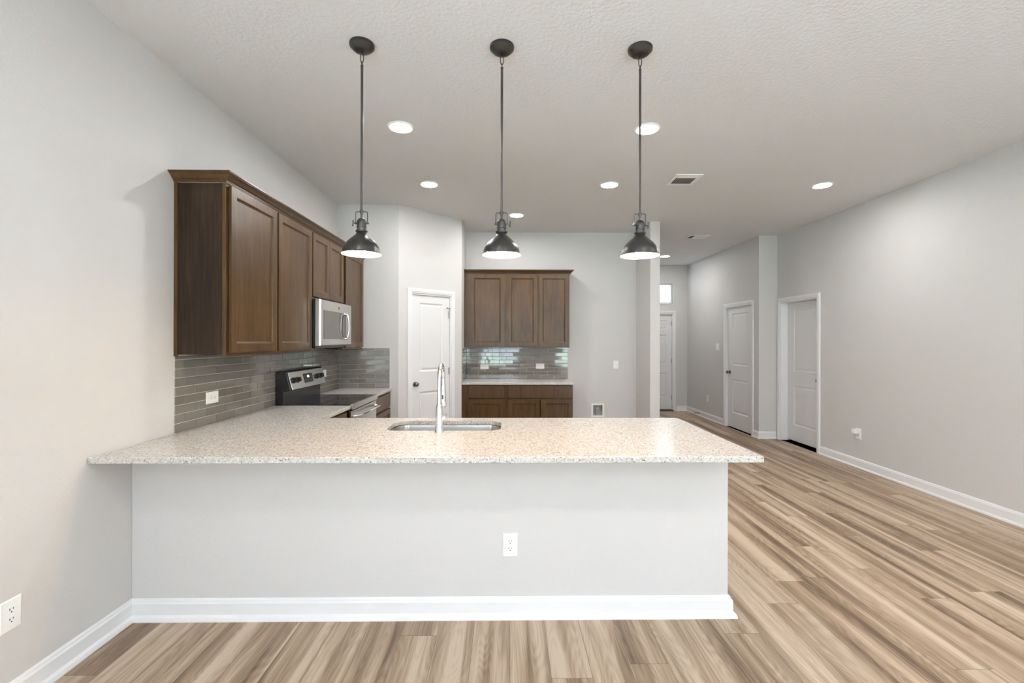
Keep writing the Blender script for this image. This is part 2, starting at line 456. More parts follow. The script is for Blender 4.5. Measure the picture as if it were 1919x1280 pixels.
# outdoors seen only through the windows
bm = B(); box(bm, -30, 30, -40, REAR_Y - 0.16, -0.16, -0.12)
tag(obj('ground', bm, M['lawn']), 'lawn outside the windows behind the camera', 'ground', kind='structure')
bm = B(); box(bm, -7, 7, REAR_Y - 6.0, REAR_Y - 0.16, -0.12, -0.06)
tag(obj('patio_floor', bm, M['concrete']), 'concrete patio outside the rear windows', 'floor', kind='structure')

bm = B(); box(bm, XP2 - 1.5, XR2 + 1.5, YH + 0.16, YH + 2.6, 2.80, 2.90)  # added roof, keeps sky light out of the hallway
tag(obj('sky_block_roof', bm, M['trim']), 'added slab outside the front door blocking sky from the transom', 'ceiling', kind='structure')
bm = B(); box(bm, XP2 - 1.5, XR2 + 1.5, YH + 0.16, YH + 2.6, -0.12, -0.05)
tag(obj('porch_floor', bm, M['concrete']), 'concrete porch floor outside the front door', 'floor', kind='structure')
bm = B(); box(bm, XP2 - 1.5, XR2 + 1.5, YH + 2.6, YH + 2.7, -0.12, 2.90)  # added wall, cuts the sky brightness and its counter reflection
tag(obj('sky_block_wall', bm, M['porch']), 'added grey wall blocking the bright sky behind the transom', 'wall', kind='structure')

# windows
def window(name, loc, rotz, w, h, label, mull=0, d=0.12, bar=0.045, rails=1):
    t = thing(name, label, 'window', loc, rotz, kind='structure')
    bm = B()
    for a, b, c, e in ((0, bar, 0, h), (w - bar, w, 0, h), (bar, w - bar, 0, bar), (bar, w - bar, h - bar, h)):
        box(bm, a, b, 0.03, 0.09, c, e)
    for k in range(mull):
        x = w * (k + 1) / (mull + 1); box(bm, x - bar / 2, x + bar / 2, 0.035, 0.085, bar, h - bar)
    if rails:
        box(bm, bar, w - bar, 0.04, 0.08, h * 0.5 - bar / 2, h * 0.5 + bar / 2)
    obj('window_frame', bm, M['trim'], t)
    bm = B(); box(bm, bar, w - bar, 0.058, 0.062, bar, h - bar); obj('window_pane', bm, M['pane'], t)
    return t
n = 2
for (a, b, c, d_) in REAR_WINDOWS:
    window('window_%d' % n, (b, REAR_Y, c), PI, b - a, d_ - c, 'glazed opening %s in the rear wall' % ('nearest the left wall' if n == 2 else 'nearest the right wall'), mull=1, rails=(n != 2)); n += 1
    portal(((a + b) / 2, REAR_Y - 0.13, (c + d_) / 2), (PI / 2, 0, 0), b - a, d_ - c)
for (a, b, c, d_) in ADDED_WINDOWS:
    window('window_%d' % n, (XL, a, c), PI / 2, b - a, d_ - c, 'added unseen window in the left wall, lighting the right wall', mull=1); n += 1
    portal((XL - 0.13, (a + b) / 2, (c + d_) / 2), (PI / 2, 0, -PI / 2), b - a, d_ - c)
w1 = window('window_1', (2.58, YH, 2.25), 0, 0.925, 0.425, 'small bright transom window above the front door', rails=0, bar=0.03)
bm = B()
for a, b, c, e in ((-0.0, 0.925, 0.425, 0.436), (-0.0, 0.925, -0.011, 0.0), (0.925, 0.936, -0.011, 0.436)):
    box(bm, a, b, -0.010, 0.02, c, e)
obj('window_casing', bm, M['trim'], w1)

# baseboards
BP = [(0, 0), (0.036, 0), (0.036, 0.006), (0.031, 0.020), (0.019, 0.030), (0.018, 0.086), (0.014, 0.092), (0.011, 0.094), (0.010, 0.101), (0.004, 0.108), (0, 0.108)]
BPn = [(0, 0), (0.024, 0), (0.024, 0.006), (0.021, 0.016), (0.014, 0.022), (0.0135, 0.086), (0.010, 0.092), (0.009, 0.101), (0.003, 0.108), (0, 0.108)]
def baseboard(name, path, label, prof=BP):
    bm = B(); sweep(bm, path, prof)
    tag(obj(name, bm, M['trim']), label, 'baseboard', kind='structure')
baseboard('baseboard_peninsula', [(XL + 0.0, PY), (PX, PY), (PX, 3.20)], 'white baseboard along the foot of the half wall')
baseboard('baseboard_left', [(XL, REAR_Y), (XL, PY - 0.001)], 'white baseboard along the left wall in the foreground')
baseboard('baseboard_right', [(XR, 5.862), (XR, REAR_Y)], 'white baseboard along the long right wall', BPn)
baseboard('baseboard_jog', [(XR2, 6.945), (XR2, YJ), (XR - 0.02, YJ)], 'white baseboard around the right wall step', BPn)
baseboard('baseboard_hall', [(3.585, YH), (XR2, YH), (XR2, 7.903)], 'white baseboard in the hallway corner', BPn)
baseboard('baseboard_back', [(0.91, YB), (XP1, YB), (XP1, YC), (XP2, YC), (XP2, YH)], 'white baseboard of the fridge space and thin partition', BPn)
baseboard('baseboard_kitchen', [(-1.35, YL), (XD1, YL), (XD1 + 0.118 * 0.7071, YL + 0.118 * 0.7071)], 'white baseboard left of the pantry door', BPn)

# ------------------------------------------------------------------ doors
def knob(parent, x, z, y, out=0.062):
    bm = B()
    lathe(bm, [(0.0305, 0.0), (0.0305, -0.004), (0.026, -0.008), (0.012, -0.010), (0.0115, -0.026), (0.020, -0.032), (0.0265, -0.042), (0.0265, -0.050), (0.021, -0.058), (0.010, -0.062), (0.0, -0.063)], 24, (x, y, z), 'y')
    o = obj('door_knob', bm, M['nickel'], parent, True); o['label'] = 'dark nickel round knob'; return o

def casing(parent, a, b, h, w=0.057, y=0.0):
    """flat moulded casing round an opening a..b, 0..h"""
    prof = [(0, 0.0), (0, -0.010), (0.008, -0.014), (0.016, -0.013), (0.022, -0.017), (0.048, -0.018), (0.057, -0.012), (0.057, 0.0)]
    bm = B(); loops = []
    for (px, pz, dx, dz) in ((a, 0, -1, 0), (a, h, -1, 1), (b, h, 1, 1), (b, 0, 1, 0)):
        loops.append([(px + dx * o, y + q, pz + dz * o) for o, q in prof])
    loft(bm, loops)
    return obj('door_casing', bm, M['trim'], parent)

RINGS = [(0.006, 0.002), (0.016, 0.010), (0.024, 0.011), (0.046, 0.004), (0.048, 0.004)]
def hinge(parent, x, z, y):
    bm = B(); lathe(bm, [(0.0, -0.045), (0.006, -0.045), (0.006, 0.045), (0.0, 0.045)], 10, (x, y - 0.004, z), 'z')
    box(bm, x - 0.016, x + 0.001, y - 0.002, y + 0.001, z - 0.044, z + 0.044)
    o = obj('door_hinge', bm, M['hinge'], parent); return o

def door(name, loc, rotz, a, b, h, label, slab_y, panels, knob_x, hinges=None, jamb_y=0.10, gap=0.012):
    t = thing(name, label, 'door', loc, rotz, kind='structure')
    casing(t, a, b, h)
    bm = B()
    for (p, q, r, s) in ((a, a + 0.016, 0, h), (b - 0.016, b, 0, h), (a + 0.016, b - 0.016, h - 0.016, h)):
        box(bm, p, q, -0.002, jamb_y, r, s)
    # stop strips in front of the slab
    sy = slab_y - 0.001
    obj('door_jamb', bm, M['trim'], t)
    bm = B(); panel_front(bm, a + 0.018, b - 0.018, gap, h - 0.019, slab_y, 0.035, panels, RINGS)
    obj('door_slab', bm, M['door'], t)
    if knob_x is not None: knob(t, knob_x, 0.94, slab_y)
    for (hx, hz) in hinges or []: hinge(t, hx, hz, slab_y - 0.003)
    return t

d1 = door('door_1', (XD1, YL, 0), PI / 4, 0.175, 0.777, 2.04, 'white two-panel pantry door in the angled corner wall', 0.012,
          [(0.300, 0.655, 0.26, 0.845), (0.300, 0.655, 1.085, 1.932)], 0.236, [(0.757, 1.80), (0.757, 1.08), (0.757, 0.25)], 0.06)
bm = B(); tube(bm, [(0.760, -0.004, 1.880), (0.735, -0.012, 1.882), (0.712, -0.014, 1.884)], 0.004, 8); box(bm, 0.706, 0.714, -0.017, 0.008, 1.878, 1.890)
tube(bm, [(0.745, -0.010, 1.880), (0.745, -0.016, 1.845)], 0.003, 8)
obj('door_stop_pin', bm, M['nickel'], d1)
door('door_2', (XP2, YH, 0), 0, 2.60 - XP2, 3.52 - XP2, 2.045, 'white six-panel front door at the end of the hallway', 0.035,
     [(x0 - XP2, x1 - XP2, z0, z1) for x0, x1 in ((2.74, 2.99), (3.13, 3.40)) for z0, z1 in ((0.28, 0.80), (0.985, 1.60), (1.71, 1.905))], 2.68 - XP2,
     [(3.502 - XP2, 1.84), (3.502 - XP2, 1.05), (3.502 - XP2, 0.28)], 0.09, 0.03)
bm = B(); box(bm, 2.60, 3.52, YH - 0.05, YH + 0.08, 0.0, 0.022)
tag(obj('trim_1', bm, M['threshold']), 'dark bronze threshold under the front door', 'threshold', kind='structure')
door('door_3', (XR2, YH, 0), -PI / 2, YH - 7.845, YH - 7.005, 2.05, 'white two-panel closet door in the right hallway wall', 0.030,
     [(YH - 7.675, YH - 7.17, 0.26, 0.83), (YH - 7.675, YH - 7.17, 1.06, 1.935)], YH - 7.755, [(YH - 7.025, 1.80), (YH - 7.025, 1.02), (YH - 7.025, 0.25)], 0.08)
door('door_4', (XR, YJ + 0.1, 0), -PI / 2, YJ + 0.1 - 6.732, YJ + 0.1 - 5.922, 2.05, 'white two-panel door set deep in the long right wall', 0.10,
     [(YJ + 0.1 - 6.575, YJ + 0.1 - 6.08, 0.245, 0.83), (YJ + 0.1 - 6.575, YJ + 0.1 - 6.08, 1.03, 1.93)], YJ + 0.1 - 6.005, None, 0.14, 0.025)

# ------------------------------------------------------------------ countertops
def slab(name, loops, z0, z1, label, mat='granite'):
    bm = B(); es = []
    for lp in loops:
        vs = [bm.verts.new((x, y, z1)) for x, y in lp]
        es += [bm.edges.new((vs[i], vs[(i + 1) % len(vs)])) for i in range(len(vs))]
    bmesh.ops.triangle_fill(bm, use_beauty=True, use_dissolve=False, edges=es)
    r = bmesh.ops.extrude_face_region(bm, geom=list(bm.faces))
    for v in [g for g in r['geom'] if isinstance(g, bmesh.types.BMVert)]: v.co.z = z0
    o = obj(name, bm, M[mat], bevel=0.0035)
    return tag(o, label, 'countertop')

def rrect(x0, x1, y0, y1, r, seg=6):
    out = []
    for cx, cy, a0 in ((x1 - r, y0 + r, -PI / 2), (x1 - r, y1 - r, 0), (x0 + r, y1 - r, PI / 2), (x0 + r, y0 + r, PI)):
        for k in range(seg + 1):
            a = a0 + PI / 2 * k / seg; out.append((cx + r * math.cos(a), cy + r * math.sin(a)))
    return out
SX0, SX1, SY0, SY1 = -0.748, -0.030, 2.805, 3.155
SLAB_F, SLAB_B, SLAB_R = 2.1675, 3.270, 1.2412
LX = -1.318
slab('granite_countertop', [[(XL + 0.002, SLAB_F), (SLAB_R, SLAB_F), (SLAB_R, SLAB_B), (LX + 0.03, SLAB_B), (LX + 0.008, SLAB_B + 0.008), (LX, SLAB_B + 0.03), (LX, 3.889), (XL + 0.002, 3.889)],
     rrect(SX0, SX1, SY0, SY1, 0.085)], CT - 0.030, CT, 'large L-shaped speckled granite peninsula countertop holding the sink')
slab('granite_countertop', [[(XL + 0.002, 4.660), (LX - 0.012, 4.660), (LX - 0.012, YL - 0.002), (XL + 0.002, YL - 0.002)]], CT - 0.030, CT, 'short granite counter piece between range and end wall')
slab('granite_countertop', [[(XD2 + 0.002, 6.035), (0.908, 6.035), (0.908, YB - 0.002), (XD2 + 0.002, YB - 0.002)]], CT - 0.030, CT, 'granite counter on the back wall base cabinets')

# ------------------------------------------------------------------ sink and faucet
t = thing('kitchen_sink', 'undermount stainless sink set in the peninsula granite', 'sink', ((SX0 + SX1) / 2, (SY0 + SY1) / 2, CT - 0.031))
hw, hd = (SX1 - SX0) / 2, (SY1 - SY0) / 2
bm = B()
def rl(ins, z, r): return [(x, y, z) for x, y in rrect(-hw + ins, hw - ins, -hd + ins, hd - ins, r, 8)]
loft(bm, [rl(-0.025, -0.001, 0.10), rl(0.004, -0.001, 0.085), rl(0.006, -0.01, 0.083), rl(0.012, -0.165, 0.078), rl(0.022, -0.188, 0.068), rl(0.05, -0.200, 0.05), rl(0.14, -0.203, 0.03)], False, True)
obj('basin', bm, M['sink_steel'], t, True)
bm = B(); lathe(bm, [(0.058, -0.2015), (0.055, -0.199), (0.042, -0.200), (0.040, -0.206), (0.0, -0.206)], 24, (0, 0.03, 0)); obj('drain', bm, M['chrome'], t, True)

FX, FY = -0.400, 2.752
t = thing('kitchen_faucet', 'tall chrome pull-down faucet standing behind the sink', 'faucet', (FX, FY, CT))
bm = B(); lathe(bm, [(0.0, 0.0), (0.0275, 0.0), (0.0275, 0.004), (0.0245, 0.008), (0.0235, 0.05), (0.0215, 0.10), (0.0195, 0.145), (0.0165, 0.163), (0.0135, 0.170), (0.0, 0.170)], 32); obj('faucet_body', bm, M['chrome'], t, True)
bm = B(); pts = [(0, 0, 0.165), (0, 0, 0.22), (0, 0, 0.27)]; rr = [0.0135, 0.0125, 0.012]
RA = 0.088
for k in range(1, 17):
    a = PI * k / 16 * 1.04; pts.append((0, RA - RA * math.cos(a), 0.305 + RA * math.sin(a) * 1.1)); rr.append(0.012 - 0.0004 * 0)
pts.insert(3, (0, 0, 0.305)); rr.append(0.012)
e = pts[-1]; pts.append((0, e[1] - 0.003, e[2] - 0.03)); rr.append(0.012)
tube(bm, pts, rr, 16); obj('gooseneck', bm, M['chrome'], t, True)
ez = pts[-1][2]; ey = pts[-1][1]
bm = B(); lathe(bm, [(0.0, 0.010), (0.0125, 0.010), (0.0145, 0.0), (0.015, -0.03), (0.016, -0.05), (0.0185, -0.09), (0.0195, -0.128), (0.0175, -0.134), (0.0, -0.134)], 24, (0.0, ey, ez)); obj('spray_head', bm, M['chrome'], t, True)
bm = B(); box(bm, -0.005, 0.005, ey - 0.0195, ey - 0.010, ez - 0.085, ez - 0.055); obj('spray_button', bm, M['black_plastic'], t, bevel=0.002)
bm = B(); lathe(bm, [(0.0, 0.018), (0.0105, 0.018), (0.0115, 0.030), (0.0095, 0.036), (0.0, 0.036)], 16, (0, 0, 0.085), 'x'); tube(bm, [(0.028, 0.004, 0.086), (0.031, 0.03, 0.092), (0.034, 0.075, 0.099)], [0.0055, 0.005, 0.0042], 10); obj('lever_handle', bm, M['chrome'], t, True)

# ------------------------------------------------------------------ tile backsplashes
TP, TLn, TG = 0.0545, 0.2035, 0.0044
def backsplash(L, H, loc, rotz, label, phase=0.0, holes=(), tilt=0.0035):
    bm = B(); box(bm, 0, L, -0.005, -0.0005, 0, H, 1)
    row = 0; z = 0.001
    while z < H - 0.008:
        z1 = min(z + TP - TG, H - 0.0008)
        x = -TLn + (phase + (0.5 if row % 2 else 0)) % 1.0 * TLn
        while x < L:
            a, b = max(x + TG / 2, 0.0008), min(x + TLn - TG / 2, L - 0.0008)
            if b - a > 0.008:
                ta, tb = random.gauss(0, tilt), random.gauss(0, tilt)
                cx, cz = (a + b) / 2, (z + z1) / 2
                def yy(X, Z, y): return y + (X - cx) * tb + (Z - cz) * ta
                e = 0.0016
                loops = [[(X, -0.003, Z) for X, Z in ((a, z), (b, z), (b, z1), (a, z1))],
                         [(X, yy(X, Z, -0.0078), Z) for X, Z in ((a, z), (b, z), (b, z1), (a, z1))],
                         [(X, yy(X, Z, -0.009), Z) for X, Z in ((a + e, z + e), (b - e, z + e), (b - e, z1 - e), (a + e, z1 - e))]]
                loft(bm, loops, False, True)
            x += TLn
        z += TP; row += 1
    o = obj('tile_backsplash', bm, M['tile'], mats=[M['tile'], M['grout']])
    o.location = loc; o.rotation_euler = (0, 0, rotz)
    return tag(o, label, 'backsplash')
BH = 1.371 - CT
backsplash(YL - 2.724 - 0.010, BH - 0.002, (XL, 2.724, CT + 0.001), PI / 2, 'grey subway tile backsplash on the left wall behind the range', 0.9)
backsplash(0.612, BH + 0.008, (XL + 0.0005, YL, CT + 0.001), 0, 'grey subway tile backsplash on the end wall beside the range', 0.2)
backsplash(0.914 - XD2 - 0.010, BH - 0.004, (XD2 + 0.010, YB, CT + 0.001), 0, 'shiny grey subway tile backsplash on the back wall', 0.35, tilt=0.006)
backsplash(0.60, BH - 0.004, (XD2, YB - 0.60, CT + 0.001), PI / 2, 'narrow sliver of grey tile on the pantry return wall', 0.1)

# ------------------------------------------------------------------ cabinets
CR = [(0.0015, 0.0075), (0.0045, 0.0080), (0.0120, 0.0115)]
def cab_door(parent, x0, x1, z0, z1, y, name='cabinet_door', rail=0.056, flat=False):
    bm = B()
    if flat: box(bm, x0, x1, y, y + 0.019, z0, z1); o = obj(name, bm, M['wood'], parent, bevel=0.003)
    else:
        panel_front(bm, x0, x1, z0, z1, y, 0.019, [(x0 + rail, x1 - rail, z0 + rail, z1 - rail)], CR)
        o = obj(name, bm, M['wood'], parent, bevel=0.004)
    return o

def upper(loc, rotz, w, z0, z1, doors, label, depth=0.305, group=None, scribe=False, side_right=False):
    """wall cabinet; local front at y=-depth (frame), origin on the wall at its left end"""
    t = thing('upper_cabinet', label, 'cabinet', (loc[0], loc[1], z0), rotz, group); h = z1 - z0
    bm = B(); box(bm, 0.003, w - 0.003, -depth + 0.020, -0.001, 0.010, h); obj('carcass', bm, M['wood_side'], t)
    bm = B(); s = 0.038; sl_, sr = max(s, doors[0][0] + 0.012), max(s, w - doors[-1][1] + 0.012)
    for a, b, c, d in ((0, sl_, 0, h), (w - sr, w, 0, h), (sl_, w - sr, 0, s), (sl_, w - sr, h - s, h)): box(bm, a, b, -depth, -depth + 0.019, c, d)
    for p, q in zip(doors, doors[1:]): box(bm, (p[1] + q[0]) / 2 - 0.02, (p[1] + q[0]) / 2 + 0.02, -depth, -depth + 0.019, s, h - s)
    obj('face_frame', bm, M['wood'], t, bevel=0.0015)
    if scribe:
        bm = B(); box(bm, -0.006, 0.003, -0.020, -0.001, 0, h); obj('scribe_strip', bm, M['wood'], t)
    for (a, b, c, d) in doors: cab_door(t, a, b, c - z0, d - z0, -depth - 0.0225)
    return t
UZ0, UZ1 = 1.371, 2.4038
upper((XL, 2.728), PI / 2, 0.580, UZ0, UZ1, [(0.024, 0.570, 1.392, 2.394)], 'upper cabinet nearest the camera with dark exposed side panel', scribe=True, depth=0.300)
upper((XL, 3.308), PI / 2, 0.586, UZ0, UZ1, [(0.014, 0.580, 1.392, 2.394)], 'upper cabinet directly left of the microwave', depth=0.300)
upper((XL, 3.894), PI / 2, 0.766, 1.826, UZ1, [(0.018, 0.378, 1.846, 2.394), (0.384, 0.748, 1.846, 2.394)], 'short two-door upper cabinet above the microwave', depth=0.300)
upper((XL, 4.660), PI / 2, 0.640, UZ0, UZ1, [(0.045, 0.618, 1.392, 2.394)], 'upper cabinet right of the microwave by the end wall', depth=0.300)

upper((XD2 + 0.001, YB), 0, 0.583, UZ0, UZ1, [(0.087, 0.562, 1.394, 2.394)], 'single-door upper cabinet on the back wall next to pantry corner')
upper((0.001, YB), 0, 0.893, UZ0, UZ1, [(0.022, 0.442, 1.394, 2.394), (0.464, 0.884, 1.394, 2.394)], 'two-door upper cabinet on the back wall beside the fridge space')

CP = [(0, 2.404), (0.010, 2.404), (0.010, 2.409), (0.014, 2.411), (0.014, 2.416), (0.020, 2.419), (0.026, 2.424), (0.034, 2.434), (0.044, 2.442), (0.052, 2.446), (0.052, 2.450), (0.057, 2.451), (0.057, 2.459), (0, 2.459)]
bm = B(); sweep(bm, [(XL + 0.002, 2.727), (XL + 0.301, 2.727), (XL + 0.301, YL - 0.002)], CP)
tag(obj('crown_moulding', bm, M['wood']), 'brown crown moulding along the tops of the left wall cabinets', 'moulding')
bm = B(); sweep(bm, [(XD2 + 0.002, YB - 0.306), (0.8945, YB - 0.306), (0.8945, YB - 0.002)], CP)
tag(obj('crown_moulding', bm, M['wood']), 'brown crown moulding on top of the back wall cabinets', 'moulding')

def base(loc, rotz, w, fronts, label, depth=0.610, drawers=(), end_right=False):
    t = thing('base_cabinet', label, 'cabinet', (loc[0], loc[1], 0), rotz); h = CT - 0.034
    bm = B(); box(bm, 0.002, w - 0.002, -depth + 0.02, -0.002, 0.102, h); box(bm, 0.002, w - 0.002, -depth + 0.075, -0.01, 0, 0.102); obj('carcass', bm, M['wood_side'], t)
    bm = B(); s = 0.038; sl_, sr = max(s, fronts[0][0] + 0.012), max(s, w - fronts[-1][1] + 0.012)
    for a, b, c, d in ((0, sl_, 0.102, h), (w - sr, w, 0.102, h), (sl_, w - sr, 0.102, 0.102 + s), (sl_, w - sr, h - 0.03, h), (sl_, w - sr, 0.680, 0.712)): box(bm, a, b, -depth, -depth + 0.019, c, d)
    obj('face_frame', bm, M['wood'], t, bevel=0.0015)
    for (a, b, c, d) in drawers: cab_door(t, a, b, c, d, -depth - 0.0195, 'drawer_front', flat=True)
    for (a, b, c, d) in fronts: cab_door(t, a, b, c, d, -depth - 0.0195)
    return t
base((XD2 + 0.001, YB), 0, 0.583, [(0.086, 0.566, 0.125, 0.686)], 'base cabinet with narrow drawer on the back wall next to pantry corner', drawers=[(0.086, 0.566, 0.706, 0.862)])
base((0.001, YB), 0, 0.898, [(0.032, 0.457, 0.125, 0.686), (0.467, 0.892, 0.125, 0.686)], 'base cabinet with wide drawer front on the back wall beside fridge space', drawers=[(0.032, 0.892, 0.706, 0.862)])
base((XL, 3.262), PI / 2, 0.626, [(0.03, 0.600, 0.125, 0.686)], 'base cabinet under the granite left of the range', drawers=[(0.03, 0.600, 0.706, 0.862)])
base((XL, 4.662), PI / 2, 0.672, [(0.03, 0.645, 0.125, 0.686)], 'base cabinet under the counter right of the range', drawers=[(0.03, 0.645, 0.706, 0.862)])

# ------------------------------------------------------------------ range
t = thing('kitchen_range', 'stainless electric range with black glass cooktop against the left wall', 'range', (XL + 0.012, 3.896, 0), PI / 2)
RW = 0.760
bm = B(); box(bm, 0.004, RW - 0.004, -0.615, 0, 0.03, CT - 0.012); obj('range_body', bm, M['black'], t)
bm = B(); box(bm, 0, RW, -0.640, -0.07, CT - 0.012, CT + 0.006); obj('cooktop', bm, M['black_glass'], t, bevel=0.003)
for cx, cy, r in ((0.19, -0.47, 0.11), (0.57, -0.47, 0.085), (0.19, -0.20, 0.08), (0.57, -0.20, 0.10)):
    bm = B(); lathe(bm, [(r - 0.002, CT + 0.0061), (r, CT + 0.0064), (r + 0.002, CT + 0.0061)], 40, (cx, cy, 0)); obj('burner_ring', bm, M['display'], t)
bm = B(); box(bm, -0.001, RW + 0.001, -0.652, -0.628, CT - 0.040, CT + 0.008); obj('front_trim', bm, M['steel'], t, bevel=0.003)
# backguard: black shell, stainless sloped control panel, black glass below
prof = [(0, CT - 0.01), (-0.072, CT - 0.01), (-0.072, CT + 0.118), (-0.128, CT + 0.122), (-0.086, CT + 0.282), (-0.074, CT + 0.292), (-0.006, CT + 0.286), (0, CT + 0.27)]
bm = B(); prism(bm, prof, 'x', 0, RW); obj('backguard', bm, M['black'], t, bevel=0.004)
n0 = Vector((0, -0.128, CT + 0.122)); n1 = Vector((0, -0.086, CT + 0.282)); dv = (n1 - n0).normalized(); nv = Vector((0, -dv.z, dv.y))
def onp(x, s, o): p = n0 + dv * s + nv * o; return (x, p.y, p.z)
def plate(bm, x0, x1, s0, s1, o0, o1):
    vs = [bm.verts.new(onp(x, s, o)) for o in (o0, o1) for s in (s0, s1) for x in (x0, x1)]
    for f in ((0, 2, 3, 1), (4, 5, 7, 6), (0, 1, 5, 4), (2, 6, 7, 3), (0, 4, 6, 2), (1, 3, 7, 5)): bm.faces.new([vs[i] for i in f])
bm = B(); plate(bm, 0.028, RW - 0.006, 0.004, 0.160, 0.0, 0.005); cp = obj('control_panel', bm, M['steel'], t, bevel=0.003); cp['label'] = 'stainless control panel'
bm = B(); plate(bm, 0.29, 0.475, 0.042, 0.128, 0.005, 0.007); obj('display', bm, M['display'], cp, bevel=0.001)
for dx in (0.0, 0.013, 0.026):
    bm = B(); plate(bm, 0.365 + dx, 0.374 + dx, 0.092, 0.108, 0.007, 0.0074); obj('clock_digit', bm, M['clock'], cp)
for kx in (0.085, 0.165, 0.575, 0.668):
    bm = B(); loops = []
    for r, o in ((0.027, 0.005), (0.027, 0.009), (0.0215, 0.011), (0.0195, 0.030), (0.016, 0.033)):
        lp = []
        for k in range(24):
            a = 2 * PI * k / 24; lp.append(onp(kx + r * math.cos(a), 0.085 + r * math.sin(a), o))
        loops.append(lp)
    loft(bm, loops); plate(bm, kx - 0.004, kx + 0.004, 0.068, 0.104, 0.03, 0.038)
    obj('control_knob', bm, M['black_plastic'], cp, True)
bm = B(); box(bm, 0.004, RW - 0.004, -0.640, -0.616, 0.21, 0.862); od = obj('oven_door', bm, M['steel'], t, bevel=0.004)
bm = B(); box(bm, 0.11, RW - 0.11, -0.642, -0.6395, 0.34, 0.70); obj('oven_window', bm, M['black_glass'], od)
bm = B(); tube(bm, [(0.05, -0.640, 0.815), (0.055, -0.672, 0.815), (0.075, -0.688, 0.815), (RW / 2, -0.694, 0.815), (RW - 0.075, -0.688, 0.815), (RW - 0.055, -0.672, 0.815), (RW - 0.05, -0.640, 0.815)], 0.0125, 12); obj('oven_handle', bm, M['chrome'], od, True)
bm = B(); box(bm, 0.004, RW - 0.004, -0.638, -0.616, 0.045, 0.20); obj('storage_drawer', bm, M['steel'], t, bevel=0.004)

# ------------------------------------------------------------------ microwave
t = thing('microwave_oven', 'stainless over-the-range microwave under the short cabinet', 'microwave', (XL + 0.0, 3.8975, 1.412), PI / 2)
MW, MH = 0.758, 0.412
bm = B(); box(bm, 0.002, MW - 0.002, -0.345, -0.012, 0.0, MH - 0.002); box(bm, 0.03, MW - 0.03, -0.33, -0.05, -0.012, 0.0); obj('microwave_body', bm, M['black'], t)
bm = B()
def fr(y, ins): return [(0 + ins, y, 0.008 + ins), (MW - ins, y, 0.008 + ins), (MW - ins, y, MH - ins), (ins, y, MH - ins)]
loft(bm, [fr(-0.345, 0.0), fr(-0.378, 0.0), fr(-0.392, 0.004), fr(-0.398, 0.010)]); dr = obj('microwave_door', bm, M['steel'], t, bevel=0.002)
bm = B(); box(bm, 0.050, 0.600, -0.4005, -0.3975, 0.068, 0.318); obj('door_window', bm, M['smoke_glass'], dr, bevel=0.001)
bm = B()
tube(bm, [(0.560, -0.398, 0.308), (0.561, -0.418, 0.307), (0.562, -0.427, 0.296), (0.566, -0.436, 0.245), (0.567, -0.438, 0.190), (0.566, -0.436, 0.135), (0.562, -0.427, 0.084), (0.561, -0.418, 0.073), (0.560, -0.398, 0.072)], 0.0105, 12)
obj('door_handle', bm, M['chrome'], dr, True)
bm = B(); box(bm, 0.665, 0.738, -0.4005, -0.3975, 0.085, 0.318); obj('keypad', bm, M['steel'], dr, bevel=0.001)
bm = B(); lathe(bm, [(0.0, -0.4002), (0.0135, -0.4002), (0.0135, -0.3975)], 24, (0.405, 0, 0.358), 'y'); obj('emblem', bm, M['nickel'], dr)
for a in (0.06, 0.40):
    bm = B(); box(bm, a, a + 0.30, -0.30, -0.10, -0.0145, -0.012); obj('grease_filter', bm, M['nickel'], t)

# ------------------------------------------------------------------ outlets, switches
def outlet(loc, rotz, label, horizontal=False, name='wall_outlet', cat='outlet', w=0.079, h=0.124):
    t = thing(name, label, cat, loc, rotz)
    W_, H_ = (h, w) if horizontal else (w, h)
    bm = B(); loft(bm, [[(-W_/2, 0, -H_/2), (W_/2, 0, -H_/2), (W_/2, 0, H_/2), (-W_/2, 0, H_/2)], [(-W_/2, -0.003, -H_/2), (W_/2, -0.003, -H_/2), (W_/2, -0.003, H_/2), (-W_/2, -0.003, H_/2)],
                       [(-W_/2+.004, -0.006, -H_/2+.004), (W_/2-.004, -0.006, -H_/2+.004), (W_/2-.004, -0.006, H_/2-.004), (-W_/2+.004, -0.006, H_/2-.004)]])
    obj('cover_plate', bm, M['plastic'], t)
    def pos(u, v): return (v, u) if horizontal else (u, v)
    for s in (-1, 1):
        bm = B(); lp = []
        for k in range(24):
            a = 2 * PI * k / 24; u, v = 0.0172 * math.cos(a), max(-0.0145, min(0.0145, 0.0172 * math.sin(a))) + s * 0.0195
            lp.append(pos(u, v))
        loft(bm, [[(x, -0.005, z) for x, z in lp], [(x, -0.0075, z) for x, z in lp]])
        r = obj('receptacle', bm, M['plastic'], t)
        for (u, v, a, b) in ((-0.0065, 0.004, 0.0014, 0.0045), (0.0065, 0.004, 0.0014, 0.0036)):
            bm = B(); x, z = pos(u, v + s * 0.0195); da, db = pos(a, b); box(bm, x - da, x + da, -0.0080, -0.0074, z - db, z + db)
            o = obj('plug_slot', bm, M['dark_slot'], r); o['label'] = 'dark plug slot'
        bm = B(); x, z = pos(0, -0.0075 + s * 0.0195); lathe(bm, [(0.0028, -0.0074), (0.0028, -0.0080), (0, -0.0080)], 10, (x, 0, z), 'y')
        o = obj('ground_hole', bm, M['dark_slot'], r); o['label'] = 'dark ground hole'
    for v in (0.046, -0.046):
        bm = B(); x, z = pos(0, v); lathe(bm, [(0.003, -0.005), (0.003, -0.0066), (0.0, -0.0070)], 10, (x, 0, z), 'y')
        obj('plate_screw', bm, M['plastic'], t)
    return t

